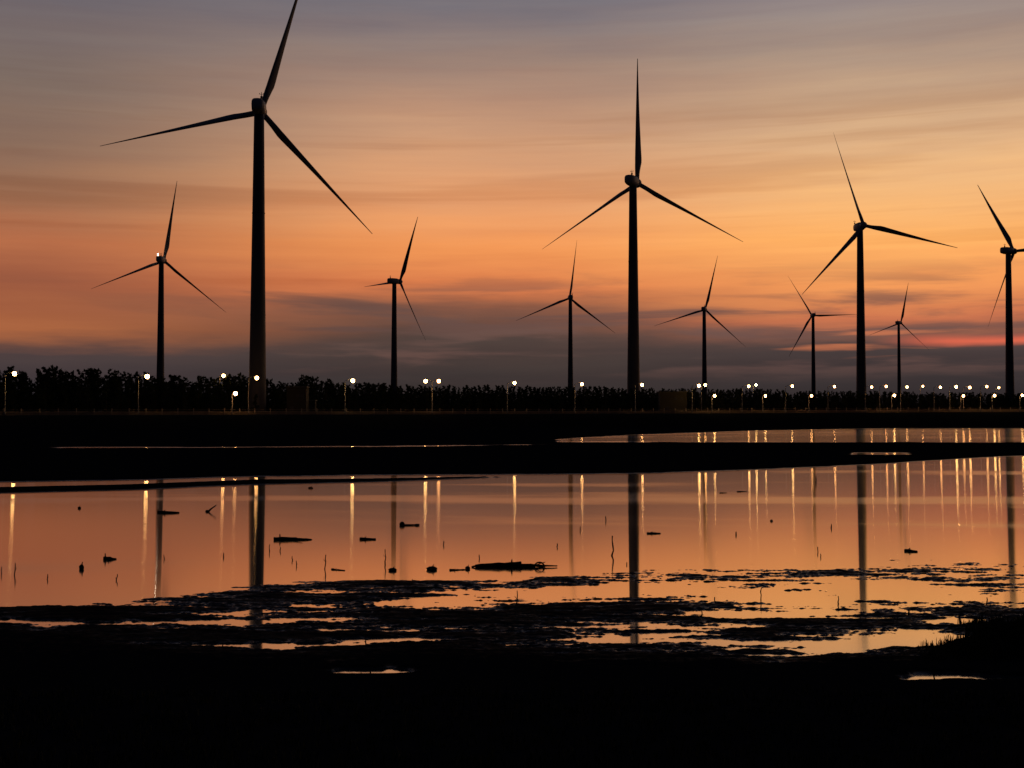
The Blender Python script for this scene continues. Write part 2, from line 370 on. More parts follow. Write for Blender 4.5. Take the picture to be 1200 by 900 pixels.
def terrain(X, Y):
    px, py = project(X, np.maximum(Y, 1.5))
    pxc = np.clip(px, -400, 1600)
    wob = 1.2 * fbm(X * .13, Y * .13, 5, .62)
    bar = .05 + .02 * fbm(X * .06, Y * .05, 3)
    z = bar.copy()
    # far inlet to the right and hair-thin channel on the left
    top = I(pxc, [520, 520, 520, 520, 517.5, 509.5, 504.5, 502, 500]); bot = 518.3 + 0 * pxc
    ins = sm(-.8, .8, py - top) * sm(-.8, .8, bot - py + wob * .3) * sm(640, 690, pxc + 8 * wob)
    z = z * (1 - ins) - .12 * ins
    cl = I(pxc, [524.6, 524.5, 524.3, 523.2, 521.5, 520, 520, 520, 520])
    ins = np.exp(-((py - cl) / .8) ** 2) * sm(30, 90, pxc) * sm(700, 600, pxc)
    z = z - .060 * ins * (1 + .5 * wob)
    ins = sm(1.9, 1.2, np.abs(py - 532)) * sm(982, 1018, pxc) * sm(1068, 1060, pxc)
    z = z * (1 - ins) - .05 * ins
    # main pool
    Fe = I(pxc, [565, 563, 558, 557, 556, 554.5, 550, 542.5, 534]) + .5 * wob
    N = I(pxc, [712, 705, 690, 683, 683, 670, 662, 658, 656])
    pool = sm(-.7, 1.0, py - Fe)
    mid_ = (I(pxc, [575, 571.5, 565.8, 563, 559, 550, 500, 500, 500]))
    hw = I(pxc, [3.2, 2.8, 2.4, 1.6, .3, -2, -2, -2, -2])
    spit = sm(hw + .7, hw - .7, np.abs(py - mid_ + .4 * wob)) * (pxc < 640)
    zp = -.15 + .19 * spit
    # near flat, just about at water level, broken by ripples and shallow bars
    Mx = I(pxc, [738, 750, 764, 764, 764, 770, 772, 772, 752])
    t = (py - N) / (Mx - N)
    A = np.clip(t, -.3, 3)
    base = np.where(t < 0, -.013 + .45 * np.minimum(t, 0) * .3, -.013 + .029 * A)
    base = base + .03 * sm(1.0, 1.5, t) + .004 - .009 * sm(560, 800, pxc) * sm(1.0, .8, t)
    ux = 28 * fbm(X * .8 + 7, Y * 1.3, 3); uy = 3.4 * fbm(X * .9 + 2, Y * 2.2 + 4, 4, .6)
    streak = fbm(X * .85 + 11, Y * 4.2, 4, .6) * .015 + fbm(X * 2.3, Y * 10, 5, .62) * .016 + fbm(X * 13, Y * 20, 3, .7) * .009
    nz = streak + .7 * fbm(X * .55 + 3, Y * 1.1, 5, .58) * .016
    amp = sm(-.35, .10, t)
    near = base + nz * amp
    for cx, cy, rx, ry, a in FEAT:
        q = ((pxc + ux - cx) / rx) ** 2 + ((py + uy - cy) / ry) ** 2
        near = near + a * np.exp(-q * 1.1) * (.5 if a > 0 else .75)
    near = np.where(near > 0, .019 * np.tanh(near / .019), near) + .012 * sm(765, 800, py)
    near = np.maximum(near, -.15) + .045 * np.exp(-(((pxc + ux * 1.2 - 1200) / 85) ** 2 + ((py + uy - 755) / 16) ** 2) ** 2)
    k = sm(-.5, 0, t)
    zm = zp * (1 - k) + near * k
    z = z * (1 - pool) + zm * pool
    # foreground bank where the photographer stands
    ms = sm(803, 860, py)
    z = z + ms * (.05 + .02 * fbm(X * 1.2, Y * 1.2, 4)) + sm(6, 1, Y) * .03
    z = z + np.clip((X / np.maximum(Y, 2) - .5), 0, 1) * .25 * sm(12, 7, Y)
    # causeway
    s = Y - road_y(X); cz = crest_z(X)
    rock = fbm(X * .35, Y * .35, 3) * .25
    k = sm(-15, -5, s); kk = np.clip((s + 15) / 10, 0, 1)
    z = np.where(s > -15, .03 + (cz - .03) * kk + rock * np.sin(np.pi * kk), z)
    z = z + np.where(s > 22, fbm(X * .01, Y * .01, 3) * .5 * sm(22, 60, s), 0)
    z = np.where(s > 300, z * 1.0, z)
    return z

def grow(a, step, g_, end, cap=1e9):
    out = [a]
    while out[-1] < end: out.append(out[-1] + step); step = min(step * g_, cap)
    return out
px_ = grow(0, .0125, 1.0, 5.3); px_ += grow(px_[-1], .014, 1.05, 6000)[1:]
xs = np.array(sorted(set([-v for v in px_] + px_)))
ys = [-80, -50, -30, -20, -12, -8, -5, -3, -2, -1, -.5] + list(np.arange(0, 6, .12))
p = 840.0
while True:
    y = ground_at(600, p).y
    if y > 240: break
    if y > ys[-1]: ys.append(y)
    p -= .25 if 656 < p < 775 else (.4 if p < 656 else 1.0)
ys += list(np.arange(ys[-1] + 1.5, 500, 1.7)); ys += grow(ys[-1], 3, 1.12, 9000)[1:]
ys = np.array(ys)
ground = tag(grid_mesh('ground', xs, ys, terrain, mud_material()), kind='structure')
wb = MB(); wb.add([(-2500, -60, 0), (2500, -60, 0), (2500, 500, 0), (-2500, 500, 0)], [(0, 1, 2, 3)])
water = tag(wb.build('water', water_material(), smooth=False), kind='structure')

# service road on top of the causeway
def strip(name, s0, s1, dz, mat, X0=-300, X1=300):
    vs = []; fs = []
    Xn = np.linspace(X0, X1, 160)
    for i, X in enumerate(Xn):
        y0 = float(road_y(X)); z0 = float(crest_z(X))
        for s_, z_ in ((s0, z0 - .2), (s0, z0 + dz), (s1, z0 + dz), (s1, z0 - .2)): vs.append((X, y0 + s_, z_))
        if i: a = (i - 1) * 4; b = i * 4; fs += [(a + k, b + k, b + k + 1, a + k + 1) for k in range(3)]
    m = MB(); m.add(vs, fs); return m.build(name, mat, smooth=False)
tag(strip('road', 3.6, 10.6, .10, M['asphalt']), kind='structure')

def gz(X, Y): return float(terrain(np.array([float(X)]), np.array([float(Y)]))[0])

# ------------------------------------------------------------------ guard rail along the crest
gr = empty('guard_rail', (0, float(road_y(0)) + 2.3, float(crest_z(0))))
tag(gr, 'long dim guard rail with posts along the sea wall crest, lit by the street lamps', 'guard rail')
gx, gy, gzz = gr.location
def gpt(X, dz, s=2.3): return (X - gx, float(road_y(X)) + s - gy, float(crest_z(X)) + dz - gzz)
Xr = np.linspace(-150, 175, 110)
k = MB(); vs = []; fs = []
for i, X in enumerate(Xr):
    a0, a1 = gpt(X, -.3, 2.6), gpt(X, .85 + .10 * math.sin(X * .9) * math.sin(X * .23), 2.6)
    b1, b0 = gpt(X, .85, 2.9), gpt(X, -.3, 2.9)
    vs += [a0, a1, b1, b0]
    if i: a = (i - 1) * 4; b = i * 4; fs += [(a + q, b + q, b + q + 1, a + q + 1) for q in range(3)]
k.add(vs, fs); k.build('parapet', M['kerb'], gr, smooth=False)
for h in (.75, 1.25):
    k = MB(); k.tube([gpt(X, h) for X in Xr], .035, 6); k.build('rail', M['fence'], gr)
post = None
for i in range(98):
    X = -150 + 325 * i / 97
    x, y, z = gpt(X, .0)
    if post is None:
        k = MB(); k.tube([(0, 0, -.2), (0, 0, 1.45)], .11, 8); k.ball((0, 0, 1.46), .15, 8, 4)
        post = k.build('post', M['fence'], gr, loc=(x, y, z))
    else:
        o = post.copy(); col.objects.link(o); o.parent = gr; o.location = (x, y, z)

# ------------------------------------------------------------------ wind turbines
BL, OH, TWS = 43.0, 4.2, 58
def make_turbine():
    H = 80.0
    root = empty('wind_turbine', (0, 0, 0))
    m = MB(); N_ = 18
    m.tube([(0, 0, -1 + (H - 1.2 + 1) * i / N_) for i in range(N_ + 1)], [2.35 - 1.05 * (i / N_) ** .9 for i in range(N_ + 1)], 28)
    for zz, r in ((26.0, 2.02), (52.5, 1.7)): m.tube([(0, 0, zz - .09), (0, 0, zz + .09)], r, 28)
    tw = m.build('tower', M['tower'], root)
    m = MB(); m.box((0, 2.33, 2.9), (.95, .12, 2.1), .04); d = m.build('door', M['dark'], tw, smooth=False)
    m = MB(); m.tube([(0, 0, -1.2), (0, 0, .35)], 3.4, 24); m.build('foundation', M['kerb'], root, smooth=False)
    m = MB(); secs = [(-4.6, 1.0, 1.1, .1), (-4.2, 1.5, 1.55, .05), (-2.0, 1.75, 1.8, 0), (1.2, 1.75, 1.8, 0), (2.2, 1.5, 1.6, 0), (2.6, 1.3, 1.35, 0)]
    vs = []; n = 16
    for y, a, b, dz in secs:
        for kx in range(n):
            th = 2 * math.pi * kx / n; cx, sx = math.cos(th), math.sin(th)
            e = .6; vs.append((a * math.copysign(abs(cx) ** e, cx), y, H + dz + b * math.copysign(abs(sx) ** e, sx)))
    fs = [(i * n + q, i * n + (q + 1) % n, (i + 1) * n + (q + 1) % n, (i + 1) * n + q) for i in range(len(secs) - 1) for q in range(n)]
    fs += [tuple(reversed(range(n))), tuple((len(secs) - 1) * n + q for q in range(n))]
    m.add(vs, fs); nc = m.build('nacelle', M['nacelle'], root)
    m = MB(); m.tube([(1.0, -3.6, H + 1.7), (1.0, -3.6, H + 3.3)], [.12, .06], 6); m.tube([(.5, -3.6, H + 2.7), (1.5, -3.6, H + 2.7)], .05, 6)
    m.ball((.5, -3.6, H + 2.85), .13, 6, 4); m.ball((1.5, -3.6, H + 2.85), .13, 6, 4); m.tube([(1.0, -3.6, H + 1.6), (1.0, -3.6, H + 2.2)], .3, 8)
    m.build('wind_sensor_mast', M['dark'], nc)
    m = MB(); ps = [(2.62, 1.25), (3.0, 1.55), (4.2, 1.62), (5.0, 1.35), (5.6, .8), (5.85, .12)]
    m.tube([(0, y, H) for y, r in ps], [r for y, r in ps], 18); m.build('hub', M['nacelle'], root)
    return root
def blade_mesh():
    m = MB(); secs = []
    for i in range(27):
        r = .9 + (BL - .9) * (i / 26) ** 1.15; u = r / BL
        if u < .05: c_, th = 1.5, 1.5
        elif u < .19:
            q = (u - .05) / .14; q = q * q * (3 - 2 * q); c_, th = 1.5 + 1.15 * q, 1.5 - .8 * q
        else:
            q = (u - .19) / .81; c_, th = 2.38 * (1 - q) ** 1.08 + .27, .63 * (1 - q) + .07
        tw = R(TWS) * (1 - .25 * (1 - u) ** 2)
        bend = -.9 * u * u * 0 + 1.2 * u * u
        secs.append((r, c_, th, tw, bend))
    n = 14; vs = []
    for r, c_, th, tw, bend in secs:
        k_ = min(1, max(0, (r / BL - .05) / .12))
        for q in range(n):
            a = 2 * math.pi * q / n
            x = math.cos(a) * .5 * c_; y = math.sin(a) * .5 * th * (1 - k_ * .45 * math.cos(a))
            x += k_ * c_ * .18
            X = x * math.cos(tw) - y * math.sin(tw); Yv = x * math.sin(tw) + y * math.cos(tw)
            vs.append((X, Yv + bend, r))
    fs = [(i * n + q, i * n + (q + 1) % n, (i + 1) * n + (q + 1) % n, (i + 1) * n + q) for i in range(len(secs) - 1) for q in range(n)]
    fs += [tuple(reversed(range(n))), tuple((len(secs) - 1) * n + q for q in range(n))]
    m.add(vs, fs); return m.mesh('blade', M['blade'])
# rotor centre in the photo, distance, compass heading of the rotor axis, turn of the rotor, label
TURB = [
 ((304.7, 131.2), 335.1, -.079, .301, 'tallest wind turbine at left, its upper blade tip reaching the top edge of the photo'),
 ((190.9, 305.7), 679.8, .054, .176, 'far left wind turbine with a bright white light on top of its nacelle'),
 ((467.6, 330.1), 784.5, .892, .532, 'wind turbine turned side-on, between the tallest turbine and the big central one'),
 ((666.4, 349.3), 942.9, -.071, .119, 'small distant wind turbine just left of the big central turbine'),
 ((745.6, 214.9), 442.6, .459, .027, 'big central wind turbine with one blade pointing straight up'),
 ((825.2, 362.8), 1000., .341, .246, 'small distant wind turbine just right of the big central turbine'),
 ((1010.8, 263.9), 558.5, 3.035, -.294, 'second tallest turbine on the right, its lower left blade crossing a smaller turbine'),
 ((1187.3, 294.5), 645.5, 1.099, -.522, 'wind turbine at the right edge of the photo, its right blade cut off'),
 ((950.2, 369.8), 1179.4, -.021, -.551, 'small wind turbine with one blade level to the right, left of the tall right turbine'),
 ((1054.5, 378.4), 1349.9, .856, .255, 'smallest and most distant wind turbine, standing over the red streak of sky'),
]
proto = make_turbine(); blade_me = blade_mesh()
TILT = R(5)
roots = [proto] + [copy_tree(proto) for _ in TURB[1:]]
for i, ((cx, cy), D, a, t0, label) in enumerate(TURB):
    o = roots[i]
    rc = at(cx + 1.2, cy, D)
    bx, by = rc.x - math.sin(a) * OH, rc.y - math.cos(a) * OH
    gnd = gz(bx, by)
    o.location = (bx, by, gnd); o.rotation_euler = (0, 0, -a)
    hub_h = rc.z - gnd
    for c_ in o.children:                     # every tower keeps its own measured hub height
        if c_.name.startswith('tower'): c_.scale = (1, 1, hub_h / 80.0)
        elif not c_.name.startswith('foundation'): c_.location.z = hub_h - 80.0
    f = Vector((0, math.cos(TILT), math.sin(TILT)))
    r = Vector((1, 0, 0)) if math.cos(a) > 0 else Vector((-1, 0, 0))
    u = f.cross(r)
    if u.z < 0: u = -u
    for q in range(3):
        t = t0 + q * 2 * math.pi / 3
        d = u * math.cos(t) + r * math.sin(t)
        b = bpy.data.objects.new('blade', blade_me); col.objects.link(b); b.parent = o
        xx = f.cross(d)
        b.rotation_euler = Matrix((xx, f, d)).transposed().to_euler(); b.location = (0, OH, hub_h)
    tag(o, label, 'wind turbine', 'wind turbines of the wind farm')
    if i == 1:
        m = MB(); m.tube([(-1.0, -2.6, hub_h + 1.9), (-1.0, -2.6, hub_h + 2.35)], .2, 8); m.ball((-1.0, -2.6, hub_h + 2.75), (.27, .27, .32), 10, 6)
        tag(m.build('warning_light', M['lampw'], o), 'bright white light on the nacelle roof')

# ------------------------------------------------------------------ street lamps
def lamp_mesh_parts(hgt, arm, heads, ls):
    P = MB(); P.tube([(0, 0, -.3), (0, 0, .6), (0, 0, .62), (0, 0, hgt)], [.15, .14, .11, .075], 10)
    out = [('pole', P, 'galv')]
    for sgn in heads:
        Am = MB(); Am.tube([(0, 0, hgt - .15), (sgn * arm * .35, 0, hgt + .28), (sgn * arm, 0, hgt + .42)], [.06, .05, .045], 8)
        out.append(('arm', Am, 'galv'))
        Hh = MB(); Hh.box((sgn * arm, 0, hgt + .50), (1.0, .5, .22), .08)
        out.append(('lamp_head', Hh, 'dark'))
        Ln = MB(); Ln.ball((sgn * arm, 0, hgt + .02), (.46 * ls, .46 * ls, .50 * ls), 10, 6)
        out.append(('lens', Ln, 'lamp'))
    return out
LAMP_MESH = {}
def street_lamp(px, py, D, label, tall=True, heads=(1,), arm=2.0, size=1.0):
    hd = at(px, py, D)
    X0 = hd.x - (arm if heads == (1,) else 0)
    gnd = gz(X0, D)
    hgt = round(max(hd.z - .02 - gnd, 2.0), 1)
    ls = round((1.0 if px < 600 else .84 if px < 850 else .76) * (.92 + .16 * ((px * 7.31) % 1)), 2)
    key = (hgt, arm, heads, ls)
    if key not in LAMP_MESH: LAMP_MESH[key] = [(n, b.mesh(n, M[mt])) for n, b, mt in lamp_mesh_parts(hgt, arm, heads, ls)]
    r = empty('street_lamp', (X0, D, gnd))
    tag(r, label, 'street lamp', 'tall street lamps along the causeway road' if tall else 'low lamps below the causeway road lamps')
    host = None
    for n, me in LAMP_MESH[key]:
        o = bpy.data.objects.new(n, me); col.objects.link(o); o.parent = r
        if n == 'lamp_head': host = o
        if n == 'lens': o.parent = host
    return r
def Dl(px, py):
    y = 350.0
    for _ in range(12): y = float(road_y((px - 600) / F * y - 2))
    return y
ROWA = [
 (17, 438, 'tall lit street lamp nearest the left edge of the photo'),
 (172.5, 441, 'tall lit street lamp just left of the far left turbine tower'),
 (301, 443, 'tall lit street lamp shining in front of the tallest turbine tower'),
 (413.5, 446, 'tall lit street lamp between the low dark building and the side-on turbine tower'),
 (603, 449, 'tall lit street lamp standing alone, the first one right of the double-armed lamp'),
 (682, 450, 'tall lit street lamp just right of the small turbine left of the central tower'),
 (752.5, 451, 'tall lit street lamp touching the right side of the central turbine tower'),
 (819, 452, 'left of two tall lamps at the foot of the turbine right of the central one'),
 (877.5, 452.5, 'brighter left one of the close pair of tall lamps left of the level-bladed small turbine'),
 (928.5, 452.5, 'tall lit street lamp just left of the level-bladed small turbine tower'),
 (978, 453, 'tall lit street lamp just left of the second tallest turbine tower on the right'),
 (1021.5, 453.5, 'tall lit street lamp just right of the second tallest turbine tower on the right'),
 (1038.5, 453, 'tall lit street lamp just left of the most distant turbine tower'),
 (1063, 453.5, 'tall lit street lamp just right of the most distant turbine tower'),
 (1102, 454, 'first of three evenly spaced tall lamps right of the most distant turbine'),
 (1120.5, 453.6, 'middle one of three evenly spaced tall lamps right of the most distant turbine'),
 (1136.5, 454, 'third of three evenly spaced tall lamps right of the most distant turbine'),
 (1156.5, 453, 'tall lit street lamp nearest to the left of the right edge turbine tower'),
]
for px, py, lb in ROWA: street_lamp(px, py, Dl(px, py), lb)
street_lamp(506.5, 446.5, Dl(506, 446.5), 'double-armed street lamp with two lit heads right of the side-on turbine tower', heads=(-1, 1), arm=1.75)
street_lamp(826.5, 451, 392, 'right one of two tall lamps below the turbine right of the central one', arm=1.2)
street_lamp(262, 440, 340, 'lamp light peeping over the trees left of the tallest turbine, no pole in view', arm=1.0)
street_lamp(886, 451, 440, 'dimmer right one of the close pair of tall lamps left of the level-bladed small turbine', arm=1.0)
street_lamp(1081.5, 452.8, 470, 'faintest tall lamp, alone right of the most distant turbine', arm=1.0)
street_lamp(1170.5, 454.5, 480, 'small faint lamp just left of the right edge turbine tower', arm=1.0)
ROWB = [
 (276, 461, 'low lit lamp left of the foot of the tallest turbine, lowest light on the left'),
 (837.5, 464, 'low lit lamp just right of the turbine right of the central one'),
 (897, 464, 'low lit lamp below and right of the close pair of tall lamps'),
 (951, 464, 'low lit lamp at the foot of the level-bladed small turbine'),
 (1048, 463.5, 'low lit lamp just left of the most distant turbine tower'),
 (1129, 464, 'low lit lamp under the group of three evenly spaced tall lamps'),
 (1165.5, 463.5, 'low lit lamp left of the right edge turbine tower'),
 (1198, 463.5, 'low lit lamp at the very right edge of the photo'),
]
for px, py, lb in ROWB:
    X_s = (px - 600) / F * 350; Dg = float(road_y(X_s)); Dg = float(road_y((px - 600) / F * Dg)) - 1.5
    street_lamp(px, py, Dg, lb, tall=False, arm=.8)

# ------------------------------------------------------------------ low buildings by the road
def hut(px, w_, h_, d_, label, pyt):
    Dg = float(road_y((px - 600) / F * 340)) + 14
    Pt = at(px, pyt, Dg); g0 = gz(Pt.x, Dg)
    r = empty('control_building', (Pt.x, Dg, g0))
    tag(r, label, 'building')
    m = MB(); m.box((0, 0, h_ / 2 - .2), (w_, d_, h_ + .4)); wl = m.build('wall', M['wall'], r, smooth=False)
    m = MB(); m.box((0, 0, h_ + .17), (w_ + .5, d_ + .5, .3), .05); m.build('roof', M['roof'], r, smooth=False)
    m = MB(); m.box((-w_ * .22, -d_ / 2 - .03, 1.1), (1.0, .08, 2.2), .02); dd = m.build('door', M['dark'], r, smooth=False)
    m = MB(); m.box((-w_ * .22 + .38, -d_ / 2 - .10, 1.05), (.12, .06, .04)); m.build('handle', M['galv'], dd, smooth=False)
    for sx in (.08, .30):
        m = MB(); m.box((w_ * sx, -d_ / 2 - .02, h_ * .7), (.9, .07, .7), .02); m.build('window', M['dark'], r, smooth=False)
    return r
hut(349, 5.0, 7.0, 4.5, 'low dark building between the tallest turbine tower and the next street lamp', 470)
hut(366.5, 1.5, 3.6, 2.5, 'narrow small shed against the right side of the low dark building', 478)
hut(788, 8.0, 6.4, 5, 'low dark building right of the central turbine tower', 470)

# ------------------------------------------------------------------ belt of trees behind the road (reads as one dark mass)
random.seed(5)
def tree_variant(seed):
    rn = random.Random(seed); V = []; Fc = []; mt = []
    n = 5                                     # trunk, unit height
    for k_, (z, r) in enumerate(((0, .02), (.5, .012), (.97, .003))):
        for q in range(n): V.append((r * math.cos(2 * math.pi * q / n), r * math.sin(2 * math.pi * q / n), z))
    for k_ in range(2):
        for q in range(n): Fc.append((k_ * n + q, k_ * n + (q + 1) % n, (k_ + 1) * n + (q + 1) % n, (k_ + 1) * n + q)); mt.append(1)
    wid = rn.uniform(.18, .34); top = rn.uniform(.9, 1.0)
    lean = rn.uniform(-.05, .05)
    for b in range(34):                       # boughs, each with tufts
        z = .10 + .9 * (b + rn.random()) / 34; rr = wid * (1.05 - z) ** .75 * rn.uniform(.45, 1.15); th = rn.uniform(0, 6.28)
        for s_ in range(14):
            u = rn.uniform(.15, 1); c_ = Vector((rr * u * math.cos(th) + lean * z, rr * u * math.sin(th), z * top + rr * u * .35 + rn.uniform(-.012, .02)))
            sz = .034 * rn.uniform(.4, 1.15)
            d1 = Vector((rn.gauss(0, 1), rn.gauss(0, 1), rn.gauss(.4, 1))).normalized() * sz
            d2 = Vector((rn.gauss(0, 1), rn.gauss(0, 1), rn.gauss(0, .6))).normalized() * sz * .6
            i0 = len(V); V += [tuple(c_ - d1 - d2 * .5), tuple(c_ - d2), tuple(c_ + d1 * 1.3), tuple(c_ + d2)]
            Fc.append((i0, i0 + 1, i0 + 2, i0 + 3)); mt.append(0)
    return np.array(V), np.array([f for f in Fc]), np.array(mt)
variants = [tree_variant(s) for s in range(8)]
TX = [-200, 0, 40, 60, 85, 105, 140, 180, 210, 245, 285, 330, 362, 400, 440, 500, 560, 620, 700, 800, 860, 940, 1000, 1100, 1200, 1500]
TY = [426, 427, 432, 425, 433, 429, 433, 434, 438, 440, 436, 444, 438, 446, 447, 451, 450, 451, 452, 454, 454, 457, 457, 458.5, 459.5, 461]
VV = []; FF = []; MM = []; off = 0
rt = random.Random(3)
for row, (s_off, hf, stepx) in enumerate(((26, .80, 1.5), (33, .98, 1.15), (42, 1.0, 1.15), (54, .96, 1.3))):
    X = -215.0
    while X < 340:
        X += stepx * rt.uniform(.6, 1.5)
        Y = float(road_y(X)) + s_off + rt.uniform(-3.5, 3.5)
        pxx, _ = project(X, Y, 10.0)
        topy = float(np.interp(pxx, TX, TY))
        g0 = gz(X, Y)
        hh = (CZ + (HZ - topy) / F * Y - g0) * hf * (1 - .22 * rt.random() ** 1.8)
        hh = max(hh, 3.0)
        v, f, mt = variants[rt.randrange(8)]
        th = rt.uniform(0, 6.28); wd = hh * rt.uniform(.9, 1.7) * (1.25 if hh < 7 else 1)
        ct, st = math.cos(th), math.sin(th)
        nv = np.empty_like(v)
        nv[:, 0] = (v[:, 0] * ct - v[:, 1] * st) * wd + X; nv[:, 1] = (v[:, 0] * st + v[:, 1] * ct) * wd + Y; nv[:, 2] = v[:, 2] * hh + g0 - .1
        VV.append(nv); FF.append(f + off); MM.append(mt); off += len(v)
# thick scrub under the trees
for i in range(1500):
    X = rt.uniform(-215, 340); Y = float(road_y(X)) + rt.uniform(19, 58); g0 = gz(X, Y)
    v, f, mt = variants[rt.randrange(8)]
    hh = rt.uniform(4.0, 7.5) * (1 - max(0, X) / 600); wd = hh * rt.uniform(.9, 1.5)
    nv = v.copy(); nv[:, 0] = v[:, 0] * wd + X; nv[:, 1] = v[:, 1] * wd + Y; nv[:, 2] = (v[:, 2] - .12) * hh + g0
    sel = np.arange(len(f))
    VV.append(nv); FF.append(f[sel] + off); MM.append(mt[sel]); off += len(v)
VV = np.concatenate(VV).astype(np.float32); FF = np.concatenate(FF).astype(np.int32); MM = np.concatenate(MM).astype(np.int32)
me = bpy.data.meshes.new('tree_belt')
me.vertices.add(len(VV)); me.vertices.foreach_set('co', VV.ravel())
me.loops.add(FF.size); me.loops.foreach_set('vertex_index', FF.ravel())
me.polygons.add(len(FF)); me.polygons.foreach_set('loop_start', np.arange(0, FF.size, 4, dtype=np.int32))
me.materials.append(M['foliage']); me.materials.append(M['bark'])
me.polygons.foreach_set('material_index', MM); me.update(calc_edges=True); me.validate()
tb = bpy.data.objects.new('tree_belt', me); col.objects.link(tb)
tag(tb, 'dark belt of pines and scrub behind the causeway road', 'trees', kind='stuff')

# ------------------------------------------------------------------ driftwood, stakes and litter on the flat
rd = random.Random(21)
def branch(m, p0, p1, r0, r1, n=7, jit=.12, sides=8):
    p0, p1 = Vector(p0), Vector(p1); L = (p1 - p0).length; pts = []; rs = []
    for i in range(n):
        u = i / (n - 1); q = p0.lerp(p1, u)
        if 0 < i < n - 1: q += Vector((rd.gauss(0, 1), rd.gauss(0, 1), rd.gauss(0, .5))) * L * jit * .25
        pts.append(q); rs.append((r0 + (r1 - r0) * u) * rd.uniform(.82, 1.18))
    m.tube(pts, rs, sides); return pts
def stake(px, pyb, pyt, label, lean=0.0, name='stake', wpx=1.3, group='stakes and twigs standing in the shallow water'):
    b = ground_at(px, pyb); D = b.y
    h = (pyb - pyt) / F * D; r = wpx * .5 / F * D
    m = MB(); dx = lean / F * D
    pts = branch(m, (0, 0, -.05), (dx, rd.uniform(-.02, .02), h), r * 1.15, r * .7, 6, .10, 7)
    if rd.random() < .6:
        q = pts[3]; branch(m, q, q + Vector((rd.choice((-1, 1)) * h * .16, 0, h * .2)), r * .6, r * .35, 4, .1, 5)
    o = m.build(name, M['wood'], loc=(b.x, b.y, 0)); tag(o, label, 'stake' if name == 'stake' else 'stick', group); return o
STAKES = [
 (717.5, 651, 628, 0, 'tallest stake in the pool, left of the central tower reflection', 1.9),
 (451, 662, 644, 0, 'straight upright stake just left of the side-on turbine reflection', 1.4),
 (379.5, 667, 650, 2.5, 'crooked upright twig between the driftwood and the side-on turbine reflection', 1.5),
 (17, 674, 660, 0, 'short stake below the left edge lamp reflection', 1.3),
 (2, 672, 664, 0, 'stub of a stake at the extreme left edge', 1.2),
 (55, 679, 673, 0, 'tiny stub in the pool at far left, near the waterline', 1.3),
 (136, 680, 673, 1, 'small stub in front of the far left turbine reflection', 1.3),
 (192.5, 655, 650, -.5, 'tiny twig touching the far left turbine reflection', 1.2),
 (261.5, 653, 648, .6, 'tiny twig left of the tallest turbine reflection', 1.4),
 (315.5, 646, 638, .5, 'thin twig just right of the tallest turbine reflection, left of the driftwood cross', 1.2),
 (328, 646, 641, .6, 'tiny twig just under the driftwood cross', 1.1),
 (343, 657, 652, -.8, 'small leaning twig below the driftwood cross, upper of two', 1.2),
 (347.5, 663, 657, -.5, 'small leaning twig below the driftwood cross, lower of two', 1.2),
 (519.5, 639, 634, .3, 'tiny twig right of the double lamp reflection', 1.3),
 (561.5, 655, 650, 0, 'tiny twig above the large driftwood log', 1.3),
 (653, 641, 637, 0, 'tiny twig above the looped end of the driftwood log', 1.5),
 (710, 611, 605, 0, 'small twig far out in the pool between two lamp reflections', 1.4),
 (680, 622, 617, 0, 'small twig under the lamp reflection left of the central tower reflection', 1.2),
 (734.5, 662, 659, 0, 'tiny nub left of the central tower reflection', 1.3),
 (862.5, 627, 623, 0, 'lone tiny twig in the pool left of the level-bladed turbine reflection', 1.9),
 (974, 619, 614, 0, 'small twig left of the second tallest right tower reflection', 1.5),
 (959, 647, 641, -.6, 'upper of two small leaning twigs left of the right tower reflection', 1.4),
 (962, 653, 649, -.6, 'lower of two small leaning twigs left of the right tower reflection', 1.3),
 (956.5, 566, 558, 0, 'thin stake near the far shore of the pool, left of the right tower', 1.2),
 (606, 711, 692, 0, 'tall stake in the mud strip in front of the large driftwood log', 1.5),
 (483, 686, 679, 0, 'short stake at the near edge of the pool right of the side-on turbine reflection', 1.4),
 (892, 703, 689, 0, 'tall stake on the wet mud right of centre', 1.5),
 (838, 708, 700, 0, 'short stake on the wet mud left of the tall mud stake', 1.6),
 (822.5, 723, 716, 0, 'lower left stake on the wet mud right of the central tower reflection', 1.7),
 (983, 708, 699, 0, 'short stake by the bright wet strip left of the right tower reflection', 1.6),
 (1156, 708, 700, 0, 'short stake on the mud near the right edge', 1.8),
 (1065, 722, 714, 1, 'short thick stake on the mud right of the right tower reflection', 2.4),
 (1126, 731, 722, -1, 'broken stump by the small pool at right', 3.0),
 (428.5, 755, 746, 0, 'short stake in front of the lower mud channel, left of centre', 1.6),
 (165, 761, 754, 0, 'stub rising through the lower left mud channel', 2.2),
 (260, 760, 753, 0, 'stub at the middle of the lower left mud channel', 1.8),
 (1094, 799, 787, 0, 'stake standing in the lowest small pool at right', 2.0),
 (434, 797, 786, 1, 'thick stub in the lowest small pool left of centre', 2.4),
 (424, 795, 788, -1, 'thin stub in the lowest small pool left of centre', 1.6),
]
for px, pb, pt, ln, lb, wp in STAKES: stake(px, pb, pt, lb, ln, wpx=wp)
